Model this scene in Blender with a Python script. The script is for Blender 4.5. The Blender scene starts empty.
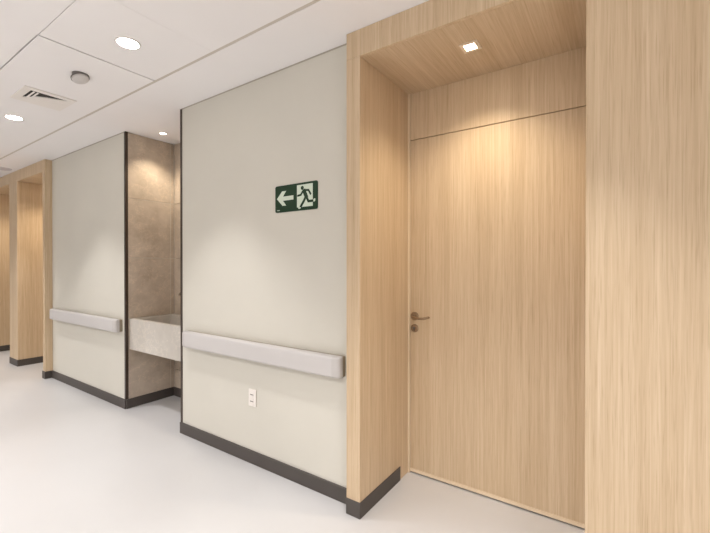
import bpy, bmesh, math, random
from mathutils import Vector, Matrix
random.seed(4)
sc = bpy.context.scene
COL = sc.collection
PI = math.pi

# ---------------------------------------------------------------- camera
cam_d = bpy.data.cameras.new('camera'); cam = bpy.data.objects.new('camera', cam_d); COL.objects.link(cam)
cam_d.sensor_width = 36; cam_d.lens = 388.26 / 710 * 36
cam_d.clip_start = 0.05
cam.location = (0, 0, 1.3)
cam.rotation_euler = (PI/2 - 0.0048, 0, 0.6013)
sc.camera = cam

# ---------------------------------------------------------------- world, exposure
w = bpy.data.worlds.new('world'); sc.world = w; w.use_nodes = True
w.node_tree.nodes['Background'].inputs[0].default_value = (1, .95, .9, 1)
w.node_tree.nodes['Background'].inputs[1].default_value = 0.3
sc.view_settings.view_transform = 'Standard'; sc.view_settings.look = 'None'
sc.view_settings.gamma = 1; sc.view_settings.use_curve_mapping = False
sc.view_settings.exposure = 1.4

H, D, F, G, N, S, T = 2.4985, 1.714, 1.645, 2.197, 2.170, 2.362, 2.074
WHITE = (1.0, .98, .985); WARM = (1.0, .86, .67)
P_DOWN, P_FILL, P_NICHE, P_PORTAL = 24, 124, 9, 13.5
DOWN_X = [-7.83, -5.95, -4.075, -2.20, -0.32, 1.55]
DOWN_Y = 1.04
FILL_Y = -0.9

def spot(name, loc, power, col, size=110, blend=.8, r=.05, aim=None):
    l = bpy.data.lights.new(name, 'SPOT'); l.energy = power; l.color = col
    l.spot_size = math.radians(size); l.spot_blend = blend; l.shadow_soft_size = r
    o = bpy.data.objects.new(name, l); o.location = loc; COL.objects.link(o)
    if aim: o.rotation_euler = (Vector(aim) - Vector(loc)).to_track_quat('-Z', 'Y').to_euler()
    return o

# ---------------------------------------------------------------- materials
def mat(name, col, rough=.6, metal=0, emit=None, estr=0, spec=.5):
    m = bpy.data.materials.new(name); m.use_nodes = True
    b = m.node_tree.nodes['Principled BSDF']
    b.inputs['Base Color'].default_value = (*col, 1); b.inputs['Roughness'].default_value = rough
    b.inputs['Metallic'].default_value = metal; b.inputs['Specular IOR Level'].default_value = spec
    if emit: b.inputs['Emission Color'].default_value = (*emit, 1); b.inputs['Emission Strength'].default_value = estr
    return m
def nd(m, t, **k):
    n = m.node_tree.nodes.new(t)
    for a, v in k.items(): setattr(n, a, v)
    return n
def ln(m, a, b): m.node_tree.links.new(a, b)
def scaled(m, s):
    g = nd(m, 'ShaderNodeNewGeometry'); v = nd(m, 'ShaderNodeVectorMath', operation='MULTIPLY')
    ln(m, g.outputs['Position'], v.inputs[0]); v.inputs[1].default_value = s
    return v.outputs[0]
def noise(m, s, detail=2, rough=.5, off=0):
    n = nd(m, 'ShaderNodeTexNoise'); n.inputs['Scale'].default_value = 1
    n.inputs['Detail'].default_value = detail; n.inputs['Roughness'].default_value = rough
    v = nd(m, 'ShaderNodeVectorMath', operation='ADD'); v.inputs[1].default_value = (off, off*.7, off*1.3)
    ln(m, scaled(m, s), v.inputs[0]); ln(m, v.outputs[0], n.inputs['Vector']); return n.outputs['Fac']
def math_(m, op, a, b, clamp=False):
    n = nd(m, 'ShaderNodeMath', operation=op, use_clamp=clamp)
    for i, x in enumerate((a, b)):
        if hasattr(x, 'is_linked'): ln(m, x, n.inputs[i])
        else: n.inputs[i].default_value = x
    return n.outputs[0]
def ramp(m, fac, stops):
    r = nd(m, 'ShaderNodeValToRGB'); e = r.color_ramp.elements
    e[0].position, e[0].color = stops[0][0], (*stops[0][1], 1); e[1].position, e[1].color = stops[-1][0], (*stops[-1][1], 1)
    for p, c in stops[1:-1]: x = e.new(p); x.color = (*c, 1)
    ln(m, fac, r.inputs[0]); return r.outputs[0]

def wood(name, axis='Z', bright=1.0):
    m = mat(name, (.5, .35, .2), .42, spec=.35)
    def sv(f, l):
        return {'Z': (f, f, l), 'Y': (f, l, f), 'X': (l, f, f)}[axis]
    fine = noise(m, sv(130, 2.2), 3, .6, 3)
    mid = noise(m, sv(34, .35), 3, .6, 17)
    broad = noise(m, sv(6.5, .12), 2, .5, 31)
    pores = noise(m, sv(230, 6), 2, .6, 7)
    a = math_(m, 'MULTIPLY', fine, .40); b = math_(m, 'MULTIPLY', mid, .38); c = math_(m, 'MULTIPLY', broad, .22)
    f = math_(m, 'ADD', math_(m, 'ADD', a, b), c)
    q = bright
    col = ramp(m, f, [(.34, (.49*q, .355*q, .215*q)), (.47, (.565*q, .425*q, .275*q)), (.55, (.61*q, .47*q, .315*q)), (.68, (.68*q, .545*q, .385*q))])
    pr = ramp(m, pores, [(.30, (.84, .80, .75)), (.46, (1, 1, 1))])
    mx = nd(m, 'ShaderNodeMix', data_type='RGBA', blend_type='MULTIPLY'); mx.inputs[0].default_value = .8
    ln(m, col, mx.inputs[6]); ln(m, pr, mx.inputs[7])
    bs = m.node_tree.nodes['Principled BSDF']; ln(m, mx.outputs[2], bs.inputs['Base Color'])
    bp = nd(m, 'ShaderNodeBump'); bp.inputs['Strength'].default_value = .12; bp.inputs['Distance'].default_value = .001
    ln(m, fine, bp.inputs['Height']); ln(m, bp.outputs[0], bs.inputs['Normal'])
    return m
def stone(name, c0, c1, c2, rough=.35):
    m = mat(name, c1, rough)
    a = noise(m, (3.2, 3.2, 3.2), 6, .6, 5); b = noise(m, (14, 14, 14), 4, .6, 2)
    f = math_(m, 'ADD', math_(m, 'MULTIPLY', a, .75), math_(m, 'MULTIPLY', b, .25))
    col = ramp(m, f, [(.36, c0), (.5, c1), (.64, c2)])
    v = noise(m, (4.5, 4.5, 6), 5, .65, 11)
    d = math_(m, 'ABSOLUTE', math_(m, 'SUBTRACT', v, .5), 0)
    vr = ramp(m, d, [(.0, (1.25, 1.22, 1.18)), (.018, (1, 1, 1))])
    mx = nd(m, 'ShaderNodeMix', data_type='RGBA', blend_type='MULTIPLY'); mx.inputs[0].default_value = .7
    ln(m, col, mx.inputs[6]); ln(m, vr, mx.inputs[7])
    ln(m, mx.outputs[2], m.node_tree.nodes['Principled BSDF'].inputs['Base Color'])
    return m
def plain(name, col, rough, var=.02, scale=2.0, spec=.5):
    m = mat(name, col, rough, spec=spec)
    f = noise(m, (scale,)*3, 3, .5, 1)
    lo = tuple(c*(1-var) for c in col); hi = tuple(min(1, c*(1+var)) for c in col)
    ln(m, ramp(m, f, [(.35, lo), (.65, hi)]), m.node_tree.nodes['Principled BSDF'].inputs['Base Color'])
    return m

M = dict(
    woodZ=wood('oak_veneer_vertical', 'Z', 1.05), woodY=wood('oak_veneer_soffit', 'Y'),
    woodEdge=mat('oak_edge_band', (.78, .63, .45), .45),
    wall=plain('cream_wall_panel', (.64, .612, .54), .5, .015),
    back=plain('white_wall_paint', (.84, .82, .79), .7),
    ceil=plain('white_ceiling_paint', (.88, .855, .845), .8, .01),
    void=mat('ceiling_void', (.16, .13, .11), .9),
    floor=plain('pale_vinyl_floor', (.58, .572, .568), .28, .02, 1.2, .45),
    base=plain('charcoal_skirting', (.068, .057, .050), .5, .05, 6),
    trim=mat('bronze_trim', (.055, .036, .026), .45, .2),
    rail=plain('grey_vinyl_rail', (.56, .535, .52), .45, .01),
    railcap=mat('grey_vinyl_cap', (.53, .505, .485), .45),
    railback=mat('rail_bracket', (.30, .25, .18), .6),
    tile=stone('beige_stone_tile', (.40, .325, .25), (.50, .415, .33), (.59, .50, .405)),
    grout=mat('grout', (.26, .20, .155), .9),
    sink=stone('pale_stone_basin', (.50, .46, .41), (.54, .50, .445), (.59, .55, .495)),
    green=mat('sign_green', (.014, .042, .019), .5, spec=.25), pale=mat('sign_pale', (.66, .74, .62), .5),
    plastic=mat('white_plastic', (.82, .77, .72), .35), dark=mat('dark_slot', (.12, .10, .09), .6),
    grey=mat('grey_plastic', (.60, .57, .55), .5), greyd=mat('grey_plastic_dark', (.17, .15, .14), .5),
    metal=mat('satin_bronze', (.32, .23, .15), .35, .8),
    chrome=mat('satin_metal', (.30, .24, .19), .3, .9),
    lamp=mat('lamp_lens', (1, 1, 1), .5, 0, (1, .95, .88), 14),
    lampw=mat('warm_lamp_lens', (1, 1, 1), .5, 0, (1, .86, .66), 12),
    ring=mat('white_lamp_ring', (.84, .80, .76), .45),
    goldring=mat('cream_lamp_ring', (.80, .68, .52), .4),
)

# ---------------------------------------------------------------- geometry helpers
def box(bm, a, b, bevel=0, seg=2):
    a, b = [min(p, q) for p, q in zip(a, b)], [max(p, q) for p, q in zip(a, b)]
    vs = [bm.verts.new((x, y, z)) for x in (a[0], b[0]) for y in (a[1], b[1]) for z in (a[2], b[2])]
    fs = [bm.faces.new([vs[i] for i in f]) for f in ((0,1,3,2),(4,6,7,5),(0,4,5,1),(2,3,7,6),(0,2,6,4),(1,5,7,3))]
    if bevel:
        es = list({e for f in fs for e in f.edges})
        bmesh.ops.bevel(bm, geom=es, offset=bevel, segments=seg, affect='EDGES', profile=.5)
def cyl(bm, c, r, h, axis='Z', n=40, r2=None):
    """solid disc/cone from c along axis by h"""
    r2 = r if r2 is None else r2
    rot = {'Z': Matrix(), 'Y': Matrix.Rotation(-PI/2, 4, 'X'), 'X': Matrix.Rotation(PI/2, 4, 'Y')}[axis]
    mt = Matrix.Translation(c) @ rot @ Matrix.Translation((0, 0, h/2))
    bmesh.ops.create_cone(bm, cap_ends=True, segments=n, radius1=r, radius2=r2, depth=h, matrix=mt)
def lathe(bm, c, prof, n=40, axis='Z', closed=False):
    rings = []
    for r, z in prof:
        ring = []
        for i in range(n):
            a = 2*PI*i/n; p = (r*math.cos(a), r*math.sin(a), z)
            if axis == 'Y': p = (p[0], p[2], p[1])
            ring.append(bm.verts.new((c[0]+p[0], c[1]+p[1], c[2]+p[2])))
        rings.append(ring)
    for a, b in zip(rings, rings[1:]):
        for i in range(n): bm.faces.new((a[i], a[(i+1) % n], b[(i+1) % n], b[i]))
    if closed: return
    if prof[0][0] > 1e-6: bm.faces.new(rings[0][::-1])
    if prof[-1][0] > 1e-6: bm.faces.new(rings[-1])
def prism(bm, pts, y0, y1):
    """polygon in XZ extruded from y0 to y1"""
    a = [bm.verts.new((x, y0, z)) for x, z in pts]; b = [bm.verts.new((x, y1, z)) for x, z in pts]
    bm.faces.new(a); bm.faces.new(b[::-1]); n = len(pts)
    for i in range(n): bm.faces.new((a[i], b[i], b[(i+1) % n], a[(i+1) % n]))
def tube(bm, pts, r, n=16):
    pts = [Vector(p) for p in pts]; prev = None
    for i, p in enumerate(pts):
        d = (pts[min(i+1, len(pts)-1)] - pts[max(i-1, 0)]).normalized()
        u = d.cross(Vector((0, 0, 1)));
        if u.length < .05: u = d.cross(Vector((1, 0, 0)))
        u.normalize(); v = d.cross(u)
        ring = [bm.verts.new(p + r*(u*math.cos(2*PI*k/n) + v*math.sin(2*PI*k/n))) for k in range(n)]
        if prev:
            for k in range(n): bm.faces.new((prev[k], prev[(k+1) % n], ring[(k+1) % n], ring[k]))
        else: bm.faces.new(ring[::-1])
        prev = ring
    bm.faces.new(prev)
def obj(name, bm, material, parent=None, base=None, smooth=False, label=None):
    """world-space bmesh -> one object; origin at the thing's base"""
    bmesh.ops.recalc_face_normals(bm, faces=bm.faces)
    org = Vector(base) if base else Vector((0, 0, 0))
    if parent is not None:
        org = Vector(parent.get('_o', (0, 0, 0)))
    bmesh.ops.translate(bm, verts=bm.verts, vec=-org)
    me = bpy.data.meshes.new(name); bm.to_mesh(me); bm.free(); me.materials.append(material)
    if smooth:
        for p in me.polygons: p.use_smooth = True
        me.set_sharp_from_angle(angle=math.radians(35))
    o = bpy.data.objects.new(name, me); COL.objects.link(o)
    if parent is not None: o.parent = parent; o['_o'] = list(org)
    else: o.location = org; o['_o'] = list(org)
    if label: o['label'] = label
    return o
def B(*boxes, bevel=0, seg=2):
    bm = bmesh.new()
    for a, b in boxes: box(bm, a, b, bevel, seg)
    return bm
def thing(name, label, cat, loc, group=None, kind=None):
    o = bpy.data.objects.new(name, None); COL.objects.link(o); o.location = loc; o['_o'] = list(loc)
    o.empty_display_size = .1
    return tag(o, label, cat, group, kind)
def tag(o, label=None, cat=None, group=None, kind=None):
    if label: o['label'] = label
    if cat: o['category'] = cat
    if group: o['group'] = group
    if kind: o['kind'] = kind
    return o
def struct(name, bm, m, label, cat):
    return tag(obj(name, bm, m), label, cat, kind='structure')

XL, XR, YB, YW = -10.5, 2.6, -2.2, 2.35
XN0, XN1 = -3.677, -2.808          # niche
PX0, PX1 = -1.183, -1.099          # portal left leg
PRX = -.108                        # right panel left edge

# ---------------------------------------------------------------- room shell
struct('floor', B(((XL, YB, -.1), (XR, YW, 0))), M['floor'], 'glossy off-white vinyl floor of the corridor', 'floor')
# ceiling: lowered border strip along the wall plus plain field on the near side, grooves between
struct('ceiling', B(((XL, 1.371, H), (XR, YW, H+.012)), ((XL, YB, H), (-2.512, .7345, H+.012)), ((-2.512, YB, H), (XR, .7385, H+.012))), M['ceil'],
       'smooth white ceiling border along the wall', 'ceiling')
struct('trim_5', B(((XL, YB, H+.020), (XR, YW, H+.1))), M['void'], 'dark void seen in the ceiling joints', 'ceiling void')
struct('trim_6', B(((XL, 1.3535, H+.002), (XR, 1.3705, H+.008))), mat('joint_bead', (.60, .545, .48), .8), 'thin grey bead in the long ceiling joint', 'ceiling bead')
struct('wall_opposite', B(((XL, YB-.1, 0), (XR, YB, H))), M['back'], 'white corridor wall opposite', 'wall')
struct('wall_far', B(((XL-.1, YB, 0), (XL, YW, H))), M['back'], 'white end wall of corridor', 'wall')
struct('wall_near', B(((XR, YB, 0), (XR+.1, YW, H))), M['back'], 'white end wall behind the camera', 'wall')
ZG = H - .004
struct('wall_centre', B(((XN1+.004, D, 0), (PX0-.001, YW, ZG))), M['wall'], 'cream wall panel with the exit sign, between basin niche and oak portal', 'wall')
struct('wall_left', B(((-5.396, D, 0), (XN0-.004, YW, ZG))), M['wall'], 'cream wall panel left of the basin niche', 'wall')
struct('wall_right', B(((2.2015, F+.02, 0), (XR, YW, H-.001))), M['back'], 'white wall at the right end of corridor', 'wall')
struct('wall_end', B(((XL, F+.02, 0), (-8.6015, YW, H-.001))), M['back'], 'white wall past the farthest oak pier', 'wall')
# shadow gap at top of the cream panels, its shade painted as a grey strip
struct('trim_3', B(((XN1+.004, D-.003, ZG-.004), (PX0-.001, D-.0003, H-.0005)), ((-5.396, D-.003, ZG-.004), (XN0-.004, D-.0003, H-.0005))),
       mat('painted_shadow_gap', (.42, .38, .32), .7), 'thin grey strip painted as the shadow gap where cream walls meet ceiling', 'ceiling bead')

# niche lining in large stone tiles
def tiles(name, plane, fixed, thick, u0, u1, us, zs, label):
    bm = bmesh.new(); g = .0024
    ue = [u0] + us + [u1]; ze = [0] + zs + [H-.001]
    for a, b in zip(ue, ue[1:]):
        for c, d in zip(ze, ze[1:]):
            if plane == 'X': box(bm, (fixed, a+g, c+g), (fixed+thick, b-g, d-g), .0012, 1)
            else: box(bm, (a+g, fixed, c+g), (b-g, fixed+thick, d-g), .0012, 1)
    return struct(name, bm, M['tile'], label, 'wall')
tiles('wall_niche_left', 'X', XN0, -.003, D+.001, N+.002, [2.135], [.81, 1.363, 1.902], 'beige stone tiled left side of the basin niche')
tiles('wall_niche_back', 'Y', N+.003, .02, XN0, XN1, [-3.25], [.26, .81, 1.363, 1.902], 'beige stone tiled back of the basin niche')
tiles('wall_niche_right', 'X', XN1, .003, D+.001, N+.002, [2.135], [.26, .81, 1.363, 1.902], 'beige stone tiled right side of the basin niche')
struct('wall_niche_grout', B(((XN0, N+.0235, 0), (XN1, N+.05, H-.001))), M['grout'], 'grout behind the niche tiles', 'wall')
# dark corner angles
for nm, x, s, lab in (('trim_1', XN0, -1, 'dark bronze corner strip on the left edge of the niche'), ('trim_2', XN1, 1, 'dark bronze corner strip on the right edge of the niche')):
    struct(nm, B(((x-.0025*s, D-.003, .085), (x+.022*s, D-.0004, H-.001)), ((x-.0025*s, D-.0004, .085), (x-.0003*s, D+.020, H-.001))), M['trim'], lab, 'corner strip')

# skirting
bh = .084
def skirt(name, boxes, lab): return struct(name, B(*boxes, bevel=.0015, seg=1), M['base'], lab, 'skirting')
skirt('baseboard_centre', [((XN1-.002, D-.012, 0), (PX0-.0015, D-.0005, bh))], 'charcoal skirting under the centre cream wall')
skirt('baseboard_left', [((-5.395, D-.012, 0), (XN0+.002, D-.0005, bh))], 'charcoal skirting under the left cream wall')
skirt('baseboard_niche', [((XN0+.0005, D+.0005, 0), (XN0+.012, N-.0125, bh)), ((XN0+.0005, N-.012, 0), (XN1-.0005, N-.0005, bh)), ((XN1-.012, D+.0005, 0), (XN1-.0005, N-.0125, bh))],
      'charcoal skirting around the inside of the niche')

# ---------------------------------------------------------------- oak portal and door
def portal(name, xa, xb, openings, lab):
    """legs at xa..., openings list of (x0,x1); everything between is pier"""
    t = thing(name, lab, 'wood portal', ((xa+xb)/2, F, 0), kind='structure')
    edges = []; cur = xa
    for a, b in openings: edges.append((cur, a)); cur = b
    edges.append((cur, xb))
    for a, b in edges:
        obj('side_panel', B(((a, F, 0), (b, YW, S-.0008)), bevel=.0012, seg=1), M['woodZ'], t)
    cuts = [xa, xa+.215, xb] if xa > -2 else [xa, xb]
    for a, b in zip(cuts, cuts[1:]):
        obj('header_panel', B(((a+.0004, F, S), (b-.0004, F+.020, H-.001)), bevel=.0012, seg=1), M['woodZ'], t)
    obj('soffit_panel', B(((xa+.0182, F+.0205, S), (xb-.0182, YW, S+.02))), M['woodY'], t)
    for x in (xa, xb-.018):
        obj('return_panel', B(((x, F+.0202, S-.0005), (x+.018, YW, H-.001))), M['woodZ'], t)
    return t, edges
t1, e1 = portal('trim_7', PX0, 2.2, [(PX1, PRX)], 'light oak door surround with deep reveal and wide right panel')
# header board joint
t2, e2 = portal('trim_8', -8.6, -5.3975, [(-7.665, -6.655), (-6.345, -5.470)], 'distant light oak surround with two openings at left end of corridor')
obj('transom_panel', B(((PX1+.0115, G, T+.002), (PRX, G+.03, S-.0002)), bevel=.001, seg=1), M['woodZ'], t1)
obj('edge_strip', B(((PX1+.0005, G-.012, .0), (PX1+.0110, G+.03, S-.001))), M['woodEdge'], t1, label='pale vertical edge strip beside the door')
for a, b in ((-7.665, -6.655), (-6.345, -5.470)):
    obj('transom_panel', B(((a+.001, G, T+.002), (b-.001, G+.03, S-.0002))), M['woodZ'], t2)
struct('trim_9', B(((PX1+.001, G+.032, 0), (PRX-.001, G+.05, S-.001)), ((-7.664, G+.032, 0), (-6.656, G+.05, S-.001)), ((-6.344, G+.032, 0), (-5.471, G+.05, S-.001))),
       mat('door_gap', (.10, .06, .035), .9), 'dark gap around the oak doors', 'door gap')
# skirting on portal legs
def leg_skirt(name, x0, x1, lab, left=False, right=True):
    bs = [((x0, F-.005, 0), (x1+.0045 if right else x1, F-.0005, bh))]
    if right: bs.append(((x1+.0005, F-.0004, 0), (x1+.005, 2.080, bh)))
    return skirt(name, bs, lab)
leg_skirt('baseboard_portal', PX0, PX1, 'charcoal skirting wrapping the left leg of the oak portal', left=True)
leg_skirt('baseboard_pier', -6.655, -6.345, 'charcoal skirting around the far oak pier')
leg_skirt('baseboard_far', -8.6, -7.665, 'charcoal skirting on the farthest oak pier')
skirt('baseboard_end', [((-5.470-.001, F-.009, 0), (-5.3975+.009, F-.0005, bh)), ((-5.397, F-.0004, 0), (-5.3975+.009, D-.013, bh))], 'charcoal skirting on the oak end pier')
skirt('baseboard_right', [((PRX, F-.009, 0), (2.2, F-.0005, bh))], 'charcoal skirting below the wide oak panel')

def door(name, x0, x1, lab, handle=True):
    o = struct(name, B(((x0, G, .030), (x1, G+.028, T-.0025)), bevel=.001, seg=1), M['woodZ'], lab, 'door')
    obj('bottom_rail', B(((x0, G-.003, .010), (x1, G+.028, .0295))), M['woodEdge'], o, label='pale strip along the bottom of the door')
    if handle:
        hx, hz = x0 + .030, .981
        h = bmesh.new(); lathe(h, (hx, G-.009, hz), [(0, 0), (.022, 0), (.026, .003), (.026, .0088)], 32, 'Y')
        h = obj('door_handle', h, M['metal'], o, smooth=True)
        l = bmesh.new()
        pts = [(hx, G-.009, hz), (hx, G-.035, hz), (hx+.002, G-.046, hz), (hx+.008, G-.053, hz), (hx+.02, G-.056, hz-.001),
               (hx+.05, G-.056, hz-.006), (hx+.08, G-.055, hz-.005), (hx+.098, G-.053, hz), (hx+.105, G-.046, hz+.002), (hx+.107, G-.036, hz+.002)]
        tube(l, pts, .0075, 16); obj('lever', l, M['metal'], h, smooth=True)
        k = bmesh.new(); lathe(k, (hx, G-.009, .906), [(0, 0), (.021, 0), (.025, .003), (.025, .0088)], 32, 'Y')
        k = obj('lock_rose', k, M['metal'], o, smooth=True)
        s = bmesh.new(); cyl(s, (hx, G-.0125, .908), .0085, .004, 'Y', 24); box(s, (hx-.002, G-.0125, .892), (hx+.002, G-.0092, .902))
        obj('keyhole', s, M['dark'], k)
    return o
door('door_1', PX1+.0125, PRX-.002, 'light oak flush door with lever handle, under a recessed square lamp')
door('door_2', -6.340, -5.475, 'oak door hidden in the nearer far opening', False)
door('door_3', -7.660, -6.660, 'oak door hidden in the farther opening', False)

# ---------------------------------------------------------------- ceiling panels
for x0, x1, lab in ((-10.4, -5.503, 'far white ceiling panel, beyond the one with the vent'),
                    (-5.497, -2.5205, 'long white ceiling panel holding the air vent and round detector'),
                    (-2.508, -1.9005, 'square white ceiling panel around the nearest large round downlight'),
                    (-1.8995, 1.2, 'plain white ceiling panel nearest the oak portal'),):
    tag(obj('ceiling_panel', B(((x0, .7415, H), (x1, 1.3525, H+.012)), bevel=.001, seg=1), M['ceil'], base=((x0+x1)/2, 1.047, H)), lab, 'ceiling panel', 'ceiling panels along the corridor')

# ---------------------------------------------------------------- handrails
def handrail(x0, x1, lab):
    t = thing('handrail', lab, 'handrail', ((x0+x1)/2, D, .76), 'wall handrails')
    y0, z0, z1 = D-.070, .688, .805
    cap = .045
    # profile in YZ: bumper with softly rounded front edges
    def prof(y0, z0, z1, r=.016, n=5):
        pts = [(D-.027, z0)]
        for k in range(n+1):
            a = -PI/2 - (PI/2)*k/n; pts.append((y0+r+r*math.cos(a), z0+r+r*math.sin(a)))
        for k in range(n+1):
            a = PI - (PI/2)*k/n; pts.append((y0+r+r*math.cos(a), z1-r+r*math.sin(a)))
        pts.append((D-.027, z1)); return pts
    p = prof(y0, z0, z1)
    bm = bmesh.new()
    a = [bm.verts.new((x0+cap, y, z)) for y, z in p]; b = [bm.verts.new((x1-cap, y, z)) for y, z in p]
    bm.faces.new(a); bm.faces.new(b[::-1])
    for i in range(len(p)): bm.faces.new((a[i], b[i], b[(i+1) % len(p)], a[(i+1) % len(p)]))
    obj('rail', bm, M['rail'], t, smooth=True)
    for xe, s in ((x0, 1), (x1, -1)):
        c = bmesh.new(); rows = []
        for k in range(9):                     # rounded return to the wall
            th = (PI/2)*k/8
            ex = xe + s*(cap*(1-math.sin(th)) + .0005) ; R = .026
            yo = y0 + R*(1-math.cos(th))
            rows.append([c.verts.new((ex, min(yy + (yo-y0), D-.027), zz)) for yy, zz in prof(y0, z0, z1)])
        # last row runs straight back to the wall
        for q, r in zip(rows, rows[1:]):
            for i in range(len(q)): c.faces.new((q[i], r[i], r[(i+1) % len(q)], q[(i+1) % len(q)]))
        c.faces.new(rows[0]); c.faces.new(rows[-1][::-1])
        obj('end_cap', c, M['railcap'], t, smooth=True)
    obj('backing_strip', B(((x0+.004, D-.0268, z0+.004), (x1-.002, D-.0005, z1-.004))), M['railback'], t, label='dark backing strip between rail and wall')
    n = 0
    for k in range(n):
        x = x0+cap+.08 + (x1-x0-2*cap-.16)*k/(n-1)
        obj('bracket', B(((x-.03, D-.0395, z0+.03), (x+.03, D-.0005, z1-.03)), bevel=.003), M['railback'], t)
    return t
handrail(-2.705, -1.237, 'grey wall handrail below the green exit sign')
handrail(-5.30, -3.737, 'grey wall handrail left of the basin niche')

# ---------------------------------------------------------------- exit sign
sx0, sx1, sz0, sz1 = -1.773, -1.432, 1.620, 1.783
t = thing('exit_sign', 'green emergency exit sign with white left arrow and running figure on cream wall', 'sign', ((sx0+sx1)/2, D, (sz0+sz1)/2))
def rrect(x0, x1, z0, z1, r, n=6):
    pts = []
    for cx, cz, a0 in ((x1-r, z1-r, 0), (x0+r, z1-r, PI/2), (x0+r, z0+r, PI), (x1-r, z0+r, 1.5*PI)):
        for k in range(n+1): a = a0 + PI/2*k/n; pts.append((cx+r*math.cos(a), cz+r*math.sin(a)))
    return pts
bm = bmesh.new(); prism(bm, rrect(sx0, sx1, sz0, sz1, .012), D-.0045, D-.0003); obj('sign_board', bm, M['green'], t)
W_, H_ = sx1-sx0, sz1-sz0
def uv(u, v): return (sx0+u*W_, sz1-v*H_)
def layer(name, polys, m, y):
    bm = bmesh.new()
    for p in polys: prism(bm, [uv(*q) for q in p], y-.0006, y)
    return obj(name, bm, m, t)
layer('arrow', [[(.045,.485), (.175,.215), (.275,.215), (.195,.415), (.45,.415), (.45,.57), (.195,.57), (.275,.76), (.185,.76)]], M['pale'], D-.0046)
layer('doorway_panel', [[(.535,.075), (.895,.075), (.895,.88), (.535,.88)]], M['pale'], D-.0046)
def limb(pts, w):      # stroke with round-ish joints in sign space
    out = []; asp = W_/H_
    for (a, b), (c, d) in zip(pts, pts[1:]):
        dx, dy = (c-a)*asp, d-b; L = math.hypot(dx, dy); nx, ny = -dy/L*w/2, dx/L*w/2
        ex, ey = dx/L*w*.3, dy/L*w*.3
        out.append([((a*asp-ex+nx)/asp, b-ey+ny), ((c*asp+ex+nx)/asp, d+ey+ny), ((c*asp+ex-nx)/asp, d+ey-ny), ((a*asp-ex-nx)/asp, b-ey-ny)])
    return out
def disc(u, v, r, n=20): return [(u + r*math.cos(2*PI*k/n)*H_/W_, v + r*math.sin(2*PI*k/n)) for k in range(n)]
fig = [disc(.66, .195, .072)]
layer('figure_head', fig, M['green'], D-.00525)
parts = [limb([(.70, .30), (.752, .53)], .155), limb([(.68, .30), (.625, .44), (.555, .46)], .072), limb([(.69, .285), (.80, .30), (.850, .45)], .072),
         limb([(.742, .52), (.70, .66), (.625, .86)], .095), limb([(.755, .53), (.80, .70), (.895, .70)], .09)]
for k, ps in enumerate(parts):
    bm = bmesh.new()
    for j, p in enumerate(ps): prism(bm, [uv(*q) for q in p], D-.0060-.00012*k-.00005*j, D-.00525)
    obj(('figure_torso', 'figure_arm', 'figure_arm', 'figure_leg', 'figure_leg')[k], bm, M['green'], t)
layer('figure_foot', [[(.895,.665), (.93,.62), (.955,.64), (.945,.73), (.895,.74)]], M['pale'], D-.0046)
layer('figure_foot', [[(.55,.885), (.625,.885), (.62,.925), (.58,.945)]], M['pale'], D-.0046)
layer('maker_mark', [[(.045,.905), (.115,.905), (.115,.935), (.045,.935)]], mat('sign_mark', (.42, .48, .40), .5), D-.0046)
bm = bmesh.new()

# ---------------------------------------------------------------- wall socket
t = thing('wall_socket', 'white electrical outlet with two sockets low on the cream wall', 'outlet', (-1.985, D, .43))
obj('cover_plate', B(((-2.021, D-.008, .374), (-1.949, D-.0005, .486)), bevel=.003), M['plastic'], t)
for z in (.408, .452):
    s = bmesh.new(); prism(s, rrect(-2.006, -1.964, z-.015, z+.015, .010), D-.0105, D-.0082); f = obj('socket', s, M['plastic'], t)
    s = bmesh.new()
    for dx in (-.011, 0, .011): cyl(s, (-1.985+dx, D-.0112, z), .0042, .0006, 'Y', 12)
    obj('pin_hole', s, M['dark'], f)

# ---------------------------------------------------------------- stone basin in the niche
bx0, bx1, by0, by1, bz0, bz1 = XN0+.002, XN1-.002, D+.030, N-.001, .535, .812
t = thing('stone_basin', 'pale stone trough basin with deep apron, fixed inside the tiled niche', 'sink', ((bx0+bx1)/2, (by0+by1)/2, bz0))
bm = bmesh.new()
def ring(x0, x1, y0, y1, z): return [bm.verts.new(p) for p in ((x0, y0, z), (x1, y0, z), (x1, y1, z), (x0, y1, z))]
R0 = ring(bx0, bx1, by0, by1, bz0); R1 = ring(bx0, bx1, by0, by1, bz1)
R2 = ring(bx0+.020, bx1-.020, by0+.035, by1-.045, bz1); R3 = ring(bx0+.03, bx1-.03, by0+.045, by1-.060, bz1-.15)
for a, b in ((R0, R1), (R1, R2), (R2, R3)):
    for i in range(4): bm.faces.new((a[i], a[(i+1) % 4], b[(i+1) % 4], b[i]))
bm.faces.new(R0[::-1]); bm.faces.new(R3)
bmesh.ops.bevel(bm, geom=[e for e in bm.edges if all(abs(v.co.z-bz1) < 1e-5 for v in e.verts)], offset=.006, segments=3, affect='EDGES')
obj('basin', bm, M['sink'], t)
bm = bmesh.new(); cyl(bm, (-3.24, 1.93, bz1-.1495), .024, .004); obj('drain', bm, M['chrome'], t)
t = thing('basin_tap', 'small dark wall tap over the stone basin, at the corner strip edge', 'tap', (-3.22, N, 1.05))
bm = bmesh.new(); cyl(bm, (-3.22, N-.008, 1.055), .026, .010, 'Y', 28); obj('wall_rose', bm, M['chrome'], t)
bm = bmesh.new(); tube(bm, [(-3.22, N-.008, 1.055), (-3.22, N-.175, 1.055), (-3.22, N-.205, 1.050), (-3.22, N-.218, 1.040), (-3.22, N-.221, 1.026)], .009); obj('spout', bm, M['chrome'], t, smooth=True)

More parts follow.
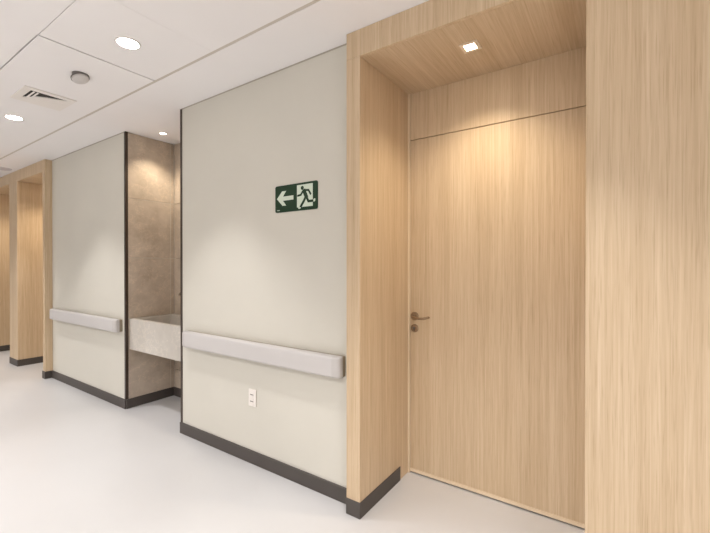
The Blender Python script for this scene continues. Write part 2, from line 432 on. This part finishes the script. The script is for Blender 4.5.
# ---------------------------------------------------------------- ceiling fixtures
def downlight(x, y, z, r, lab, cat, group, lens, ringm, power, col, size, blend, sr):
    t = thing('round_downlight', lab, cat, (x, y, z), group)
    bm = bmesh.new(); lathe(bm, (x, y, z-.0055), [(r, .0), (r+.003, -.001), (r+.010, .001), (r+.011, .005), (r, .005), (r, .0)], 40, closed=True)
    obj('trim_ring', bm, ringm, t, smooth=True)
    bm = bmesh.new(); cyl(bm, (x, y, z-.0045), r*.985, .003); obj('lens', bm, lens, t)
    spot('lamp_light', (x, y, z-.02), power, col, size, blend, sr)
    return t
labs = ['small distant round downlight, farthest along the corridor', 'round downlight beyond the one near the vent', 'round downlight at the left edge, just past the square vent',
        'largest round downlight, on the square ceiling panel', 'round downlight above the oak door surround', 'round downlight behind the camera']
for x, lab in zip(DOWN_X, labs):
    downlight(x, DOWN_Y, H, .052, lab, 'downlight', 'corridor downlights', M['lamp'], M['ring'], P_DOWN, WHITE, 80, .55, .05)
for x in (-6.0, -3.2, -.6, 1.6):  # unseen row added to brighten the whole corridor
    downlight(x, FILL_Y, H, .052, 'added round downlight in the unseen fill row on the near side of corridor', 'downlight', 'added near side fill lights', M['lamp'], M['ring'], P_FILL, WHITE, 150, 1, .12)
downlight(-3.446, 1.932, H, .024, 'small warm round downlight over the basin niche', 'downlight', None, M['lampw'], M['ring'], P_NICHE, WARM, 105, .8, .02)
# square lamps in the oak soffits; the two distant ones are added for light
def square_lamp(qx, qy, q, lab, power):
    t = thing('square_downlight', lab, 'downlight', (qx, qy, S))
    bm = bmesh.new(); zt = S-.0005; i = q*.60
    for a, b in (((-q, -q), (q, -i)), ((-q, i), (q, q)), ((-q, -i), (-i, i)), ((i, -i), (q, i))):
        box(bm, (qx+a[0], qy+a[1], zt-.004), (qx+b[0], qy+b[1], zt))
    obj('bezel', bm, M['goldring'], t)
    obj('lens', B(((qx-i+.0005, qy-i+.0005, zt-.0025), (qx+i-.0005, qy+i-.0005, zt-.0002))), M['lampw'], t)
    spot('lamp_light', (qx, qy, S-.015), power, WARM, 125, 1, .03)
square_lamp(-.608, 1.880, .043, 'small square recessed lamp in the oak soffit above the near door', P_PORTAL)
square_lamp(-5.90, 1.900, .043, 'added square lamp, unseen in the soffit of the distant oak opening', P_PORTAL)  # unseen lamp added for warm light in this opening
square_lamp(-7.16, 1.900, .043, 'added square lamp, unseen in the soffit of the farthest oak opening', P_PORTAL)

# detector
cx, cy, r = -2.812, 1.043, .056
t = thing('ceiling_detector', 'round grey detector on the ceiling between vent and largest downlight', 'detector', (cx, cy, H))
bm = bmesh.new(); cyl(bm, (cx, cy, H-.010), r*.80, .0095, n=32); obj('mounting_base', bm, M['greyd'], t)
TILT = Matrix.Translation((cx, cy, H-.030)) @ Matrix.Rotation(math.radians(-19), 4, 'Y') @ Matrix.Rotation(math.radians(9), 4, 'X')
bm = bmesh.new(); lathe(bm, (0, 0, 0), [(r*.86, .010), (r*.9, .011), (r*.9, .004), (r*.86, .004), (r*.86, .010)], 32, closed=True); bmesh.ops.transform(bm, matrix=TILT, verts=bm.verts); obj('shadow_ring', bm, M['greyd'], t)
bm = bmesh.new(); lathe(bm, (0, 0, 0), [(0, -.014), (r*.6, -.012), (r*.8, -.005), (r*.84, .004), (r*.84, .009), (0, .009)], 32); bmesh.ops.transform(bm, matrix=TILT, verts=bm.verts); obj('cover', bm, M['grey'], t, smooth=True)
tag(obj('ceiling_sensor', (lambda b: (lathe(b, (-6.36, 1.50, H), [(0, -.016), (.06, -.015), (.095, -.008), (.10, -.0005), (0, -.0005)], 32), b)[1])(bmesh.new()), mat('lilac_plastic', (.60, .56, .58), .5), base=(-6.36, 1.50, H), smooth=True),
    'small grey round sensor on ceiling at far left above the oak surround', 'sensor')

# air vent
vx0, vx1, vy0, vy1 = -3.60, -3.285, .895, 1.195
t = thing('air_vent', 'square white ceiling air vent with angled louvres', 'vent', ((vx0+vx1)/2, (vy0+vy1)/2, H))
fw = .045
obj('vent_frame', B(((vx0, vy0, H-.007), (vx1, vy0+fw, H-.0005)), ((vx0, vy1-fw, H-.007), (vx1, vy1, H-.0005)), ((vx0, vy0+fw, H-.007), (vx0+fw, vy1-fw, H-.0005)), ((vx1-fw, vy0+fw, H-.007), (vx1, vy1-fw, H-.0005))), M['ring'], t)
obj('vent_core', B(((vx0+fw, vy0+fw, H-.0020), (vx1-fw, vy1-fw, H-.0005))), mat('vent_void', (.035, .03, .026), .9), t, label='dark opening behind the louvres')
ax0, ax1, ay0, ay1 = vx0+fw, vx1-fw, vy0+fw, vy1-fw
DG = [(ay0, -3.515), (.968, -3.485), (1.000, -3.425), (1.035, -3.400), (1.130, -3.350), (ay1, -3.3305)]   # mitre line of the diffuser
for y in (.962, .984):                     # open blades along the wall direction, right of the mitre
    x = -3.495 if y < .97 else -3.45
    bm = bmesh.new(); box(bm, (x, -.0050, -.0008), (ax1-.012, .0050, .0008))
    bmesh.ops.transform(bm, matrix=Matrix.Translation((0, y, H-.0065)) @ Matrix.Rotation(math.radians(-15), 4, 'X'), verts=bm.verts)
    obj('louvre', bm, M['ring'], t)
bm = bmesh.new()                           # closed blades left of the mitre
lo = [(ax0, ay0)] + [(x, y) for y, x in DG] + [(ax0, ay1)]; nl = len(lo)
va = [bm.verts.new((x, y, H-.0090)) for x, y in lo]; vb = [bm.verts.new((x, y, H-.0025)) for x, y in lo]
bm.faces.new(va); bm.faces.new(vb[::-1])
for i in range(nl): bm.faces.new((va[i], vb[i], vb[(i+1) % nl], va[(i+1) % nl]))
obj('blanking_plate', bm, M['ring'], t)

for o in bpy.data.objects:
    if '_o' in o: del o['_o']
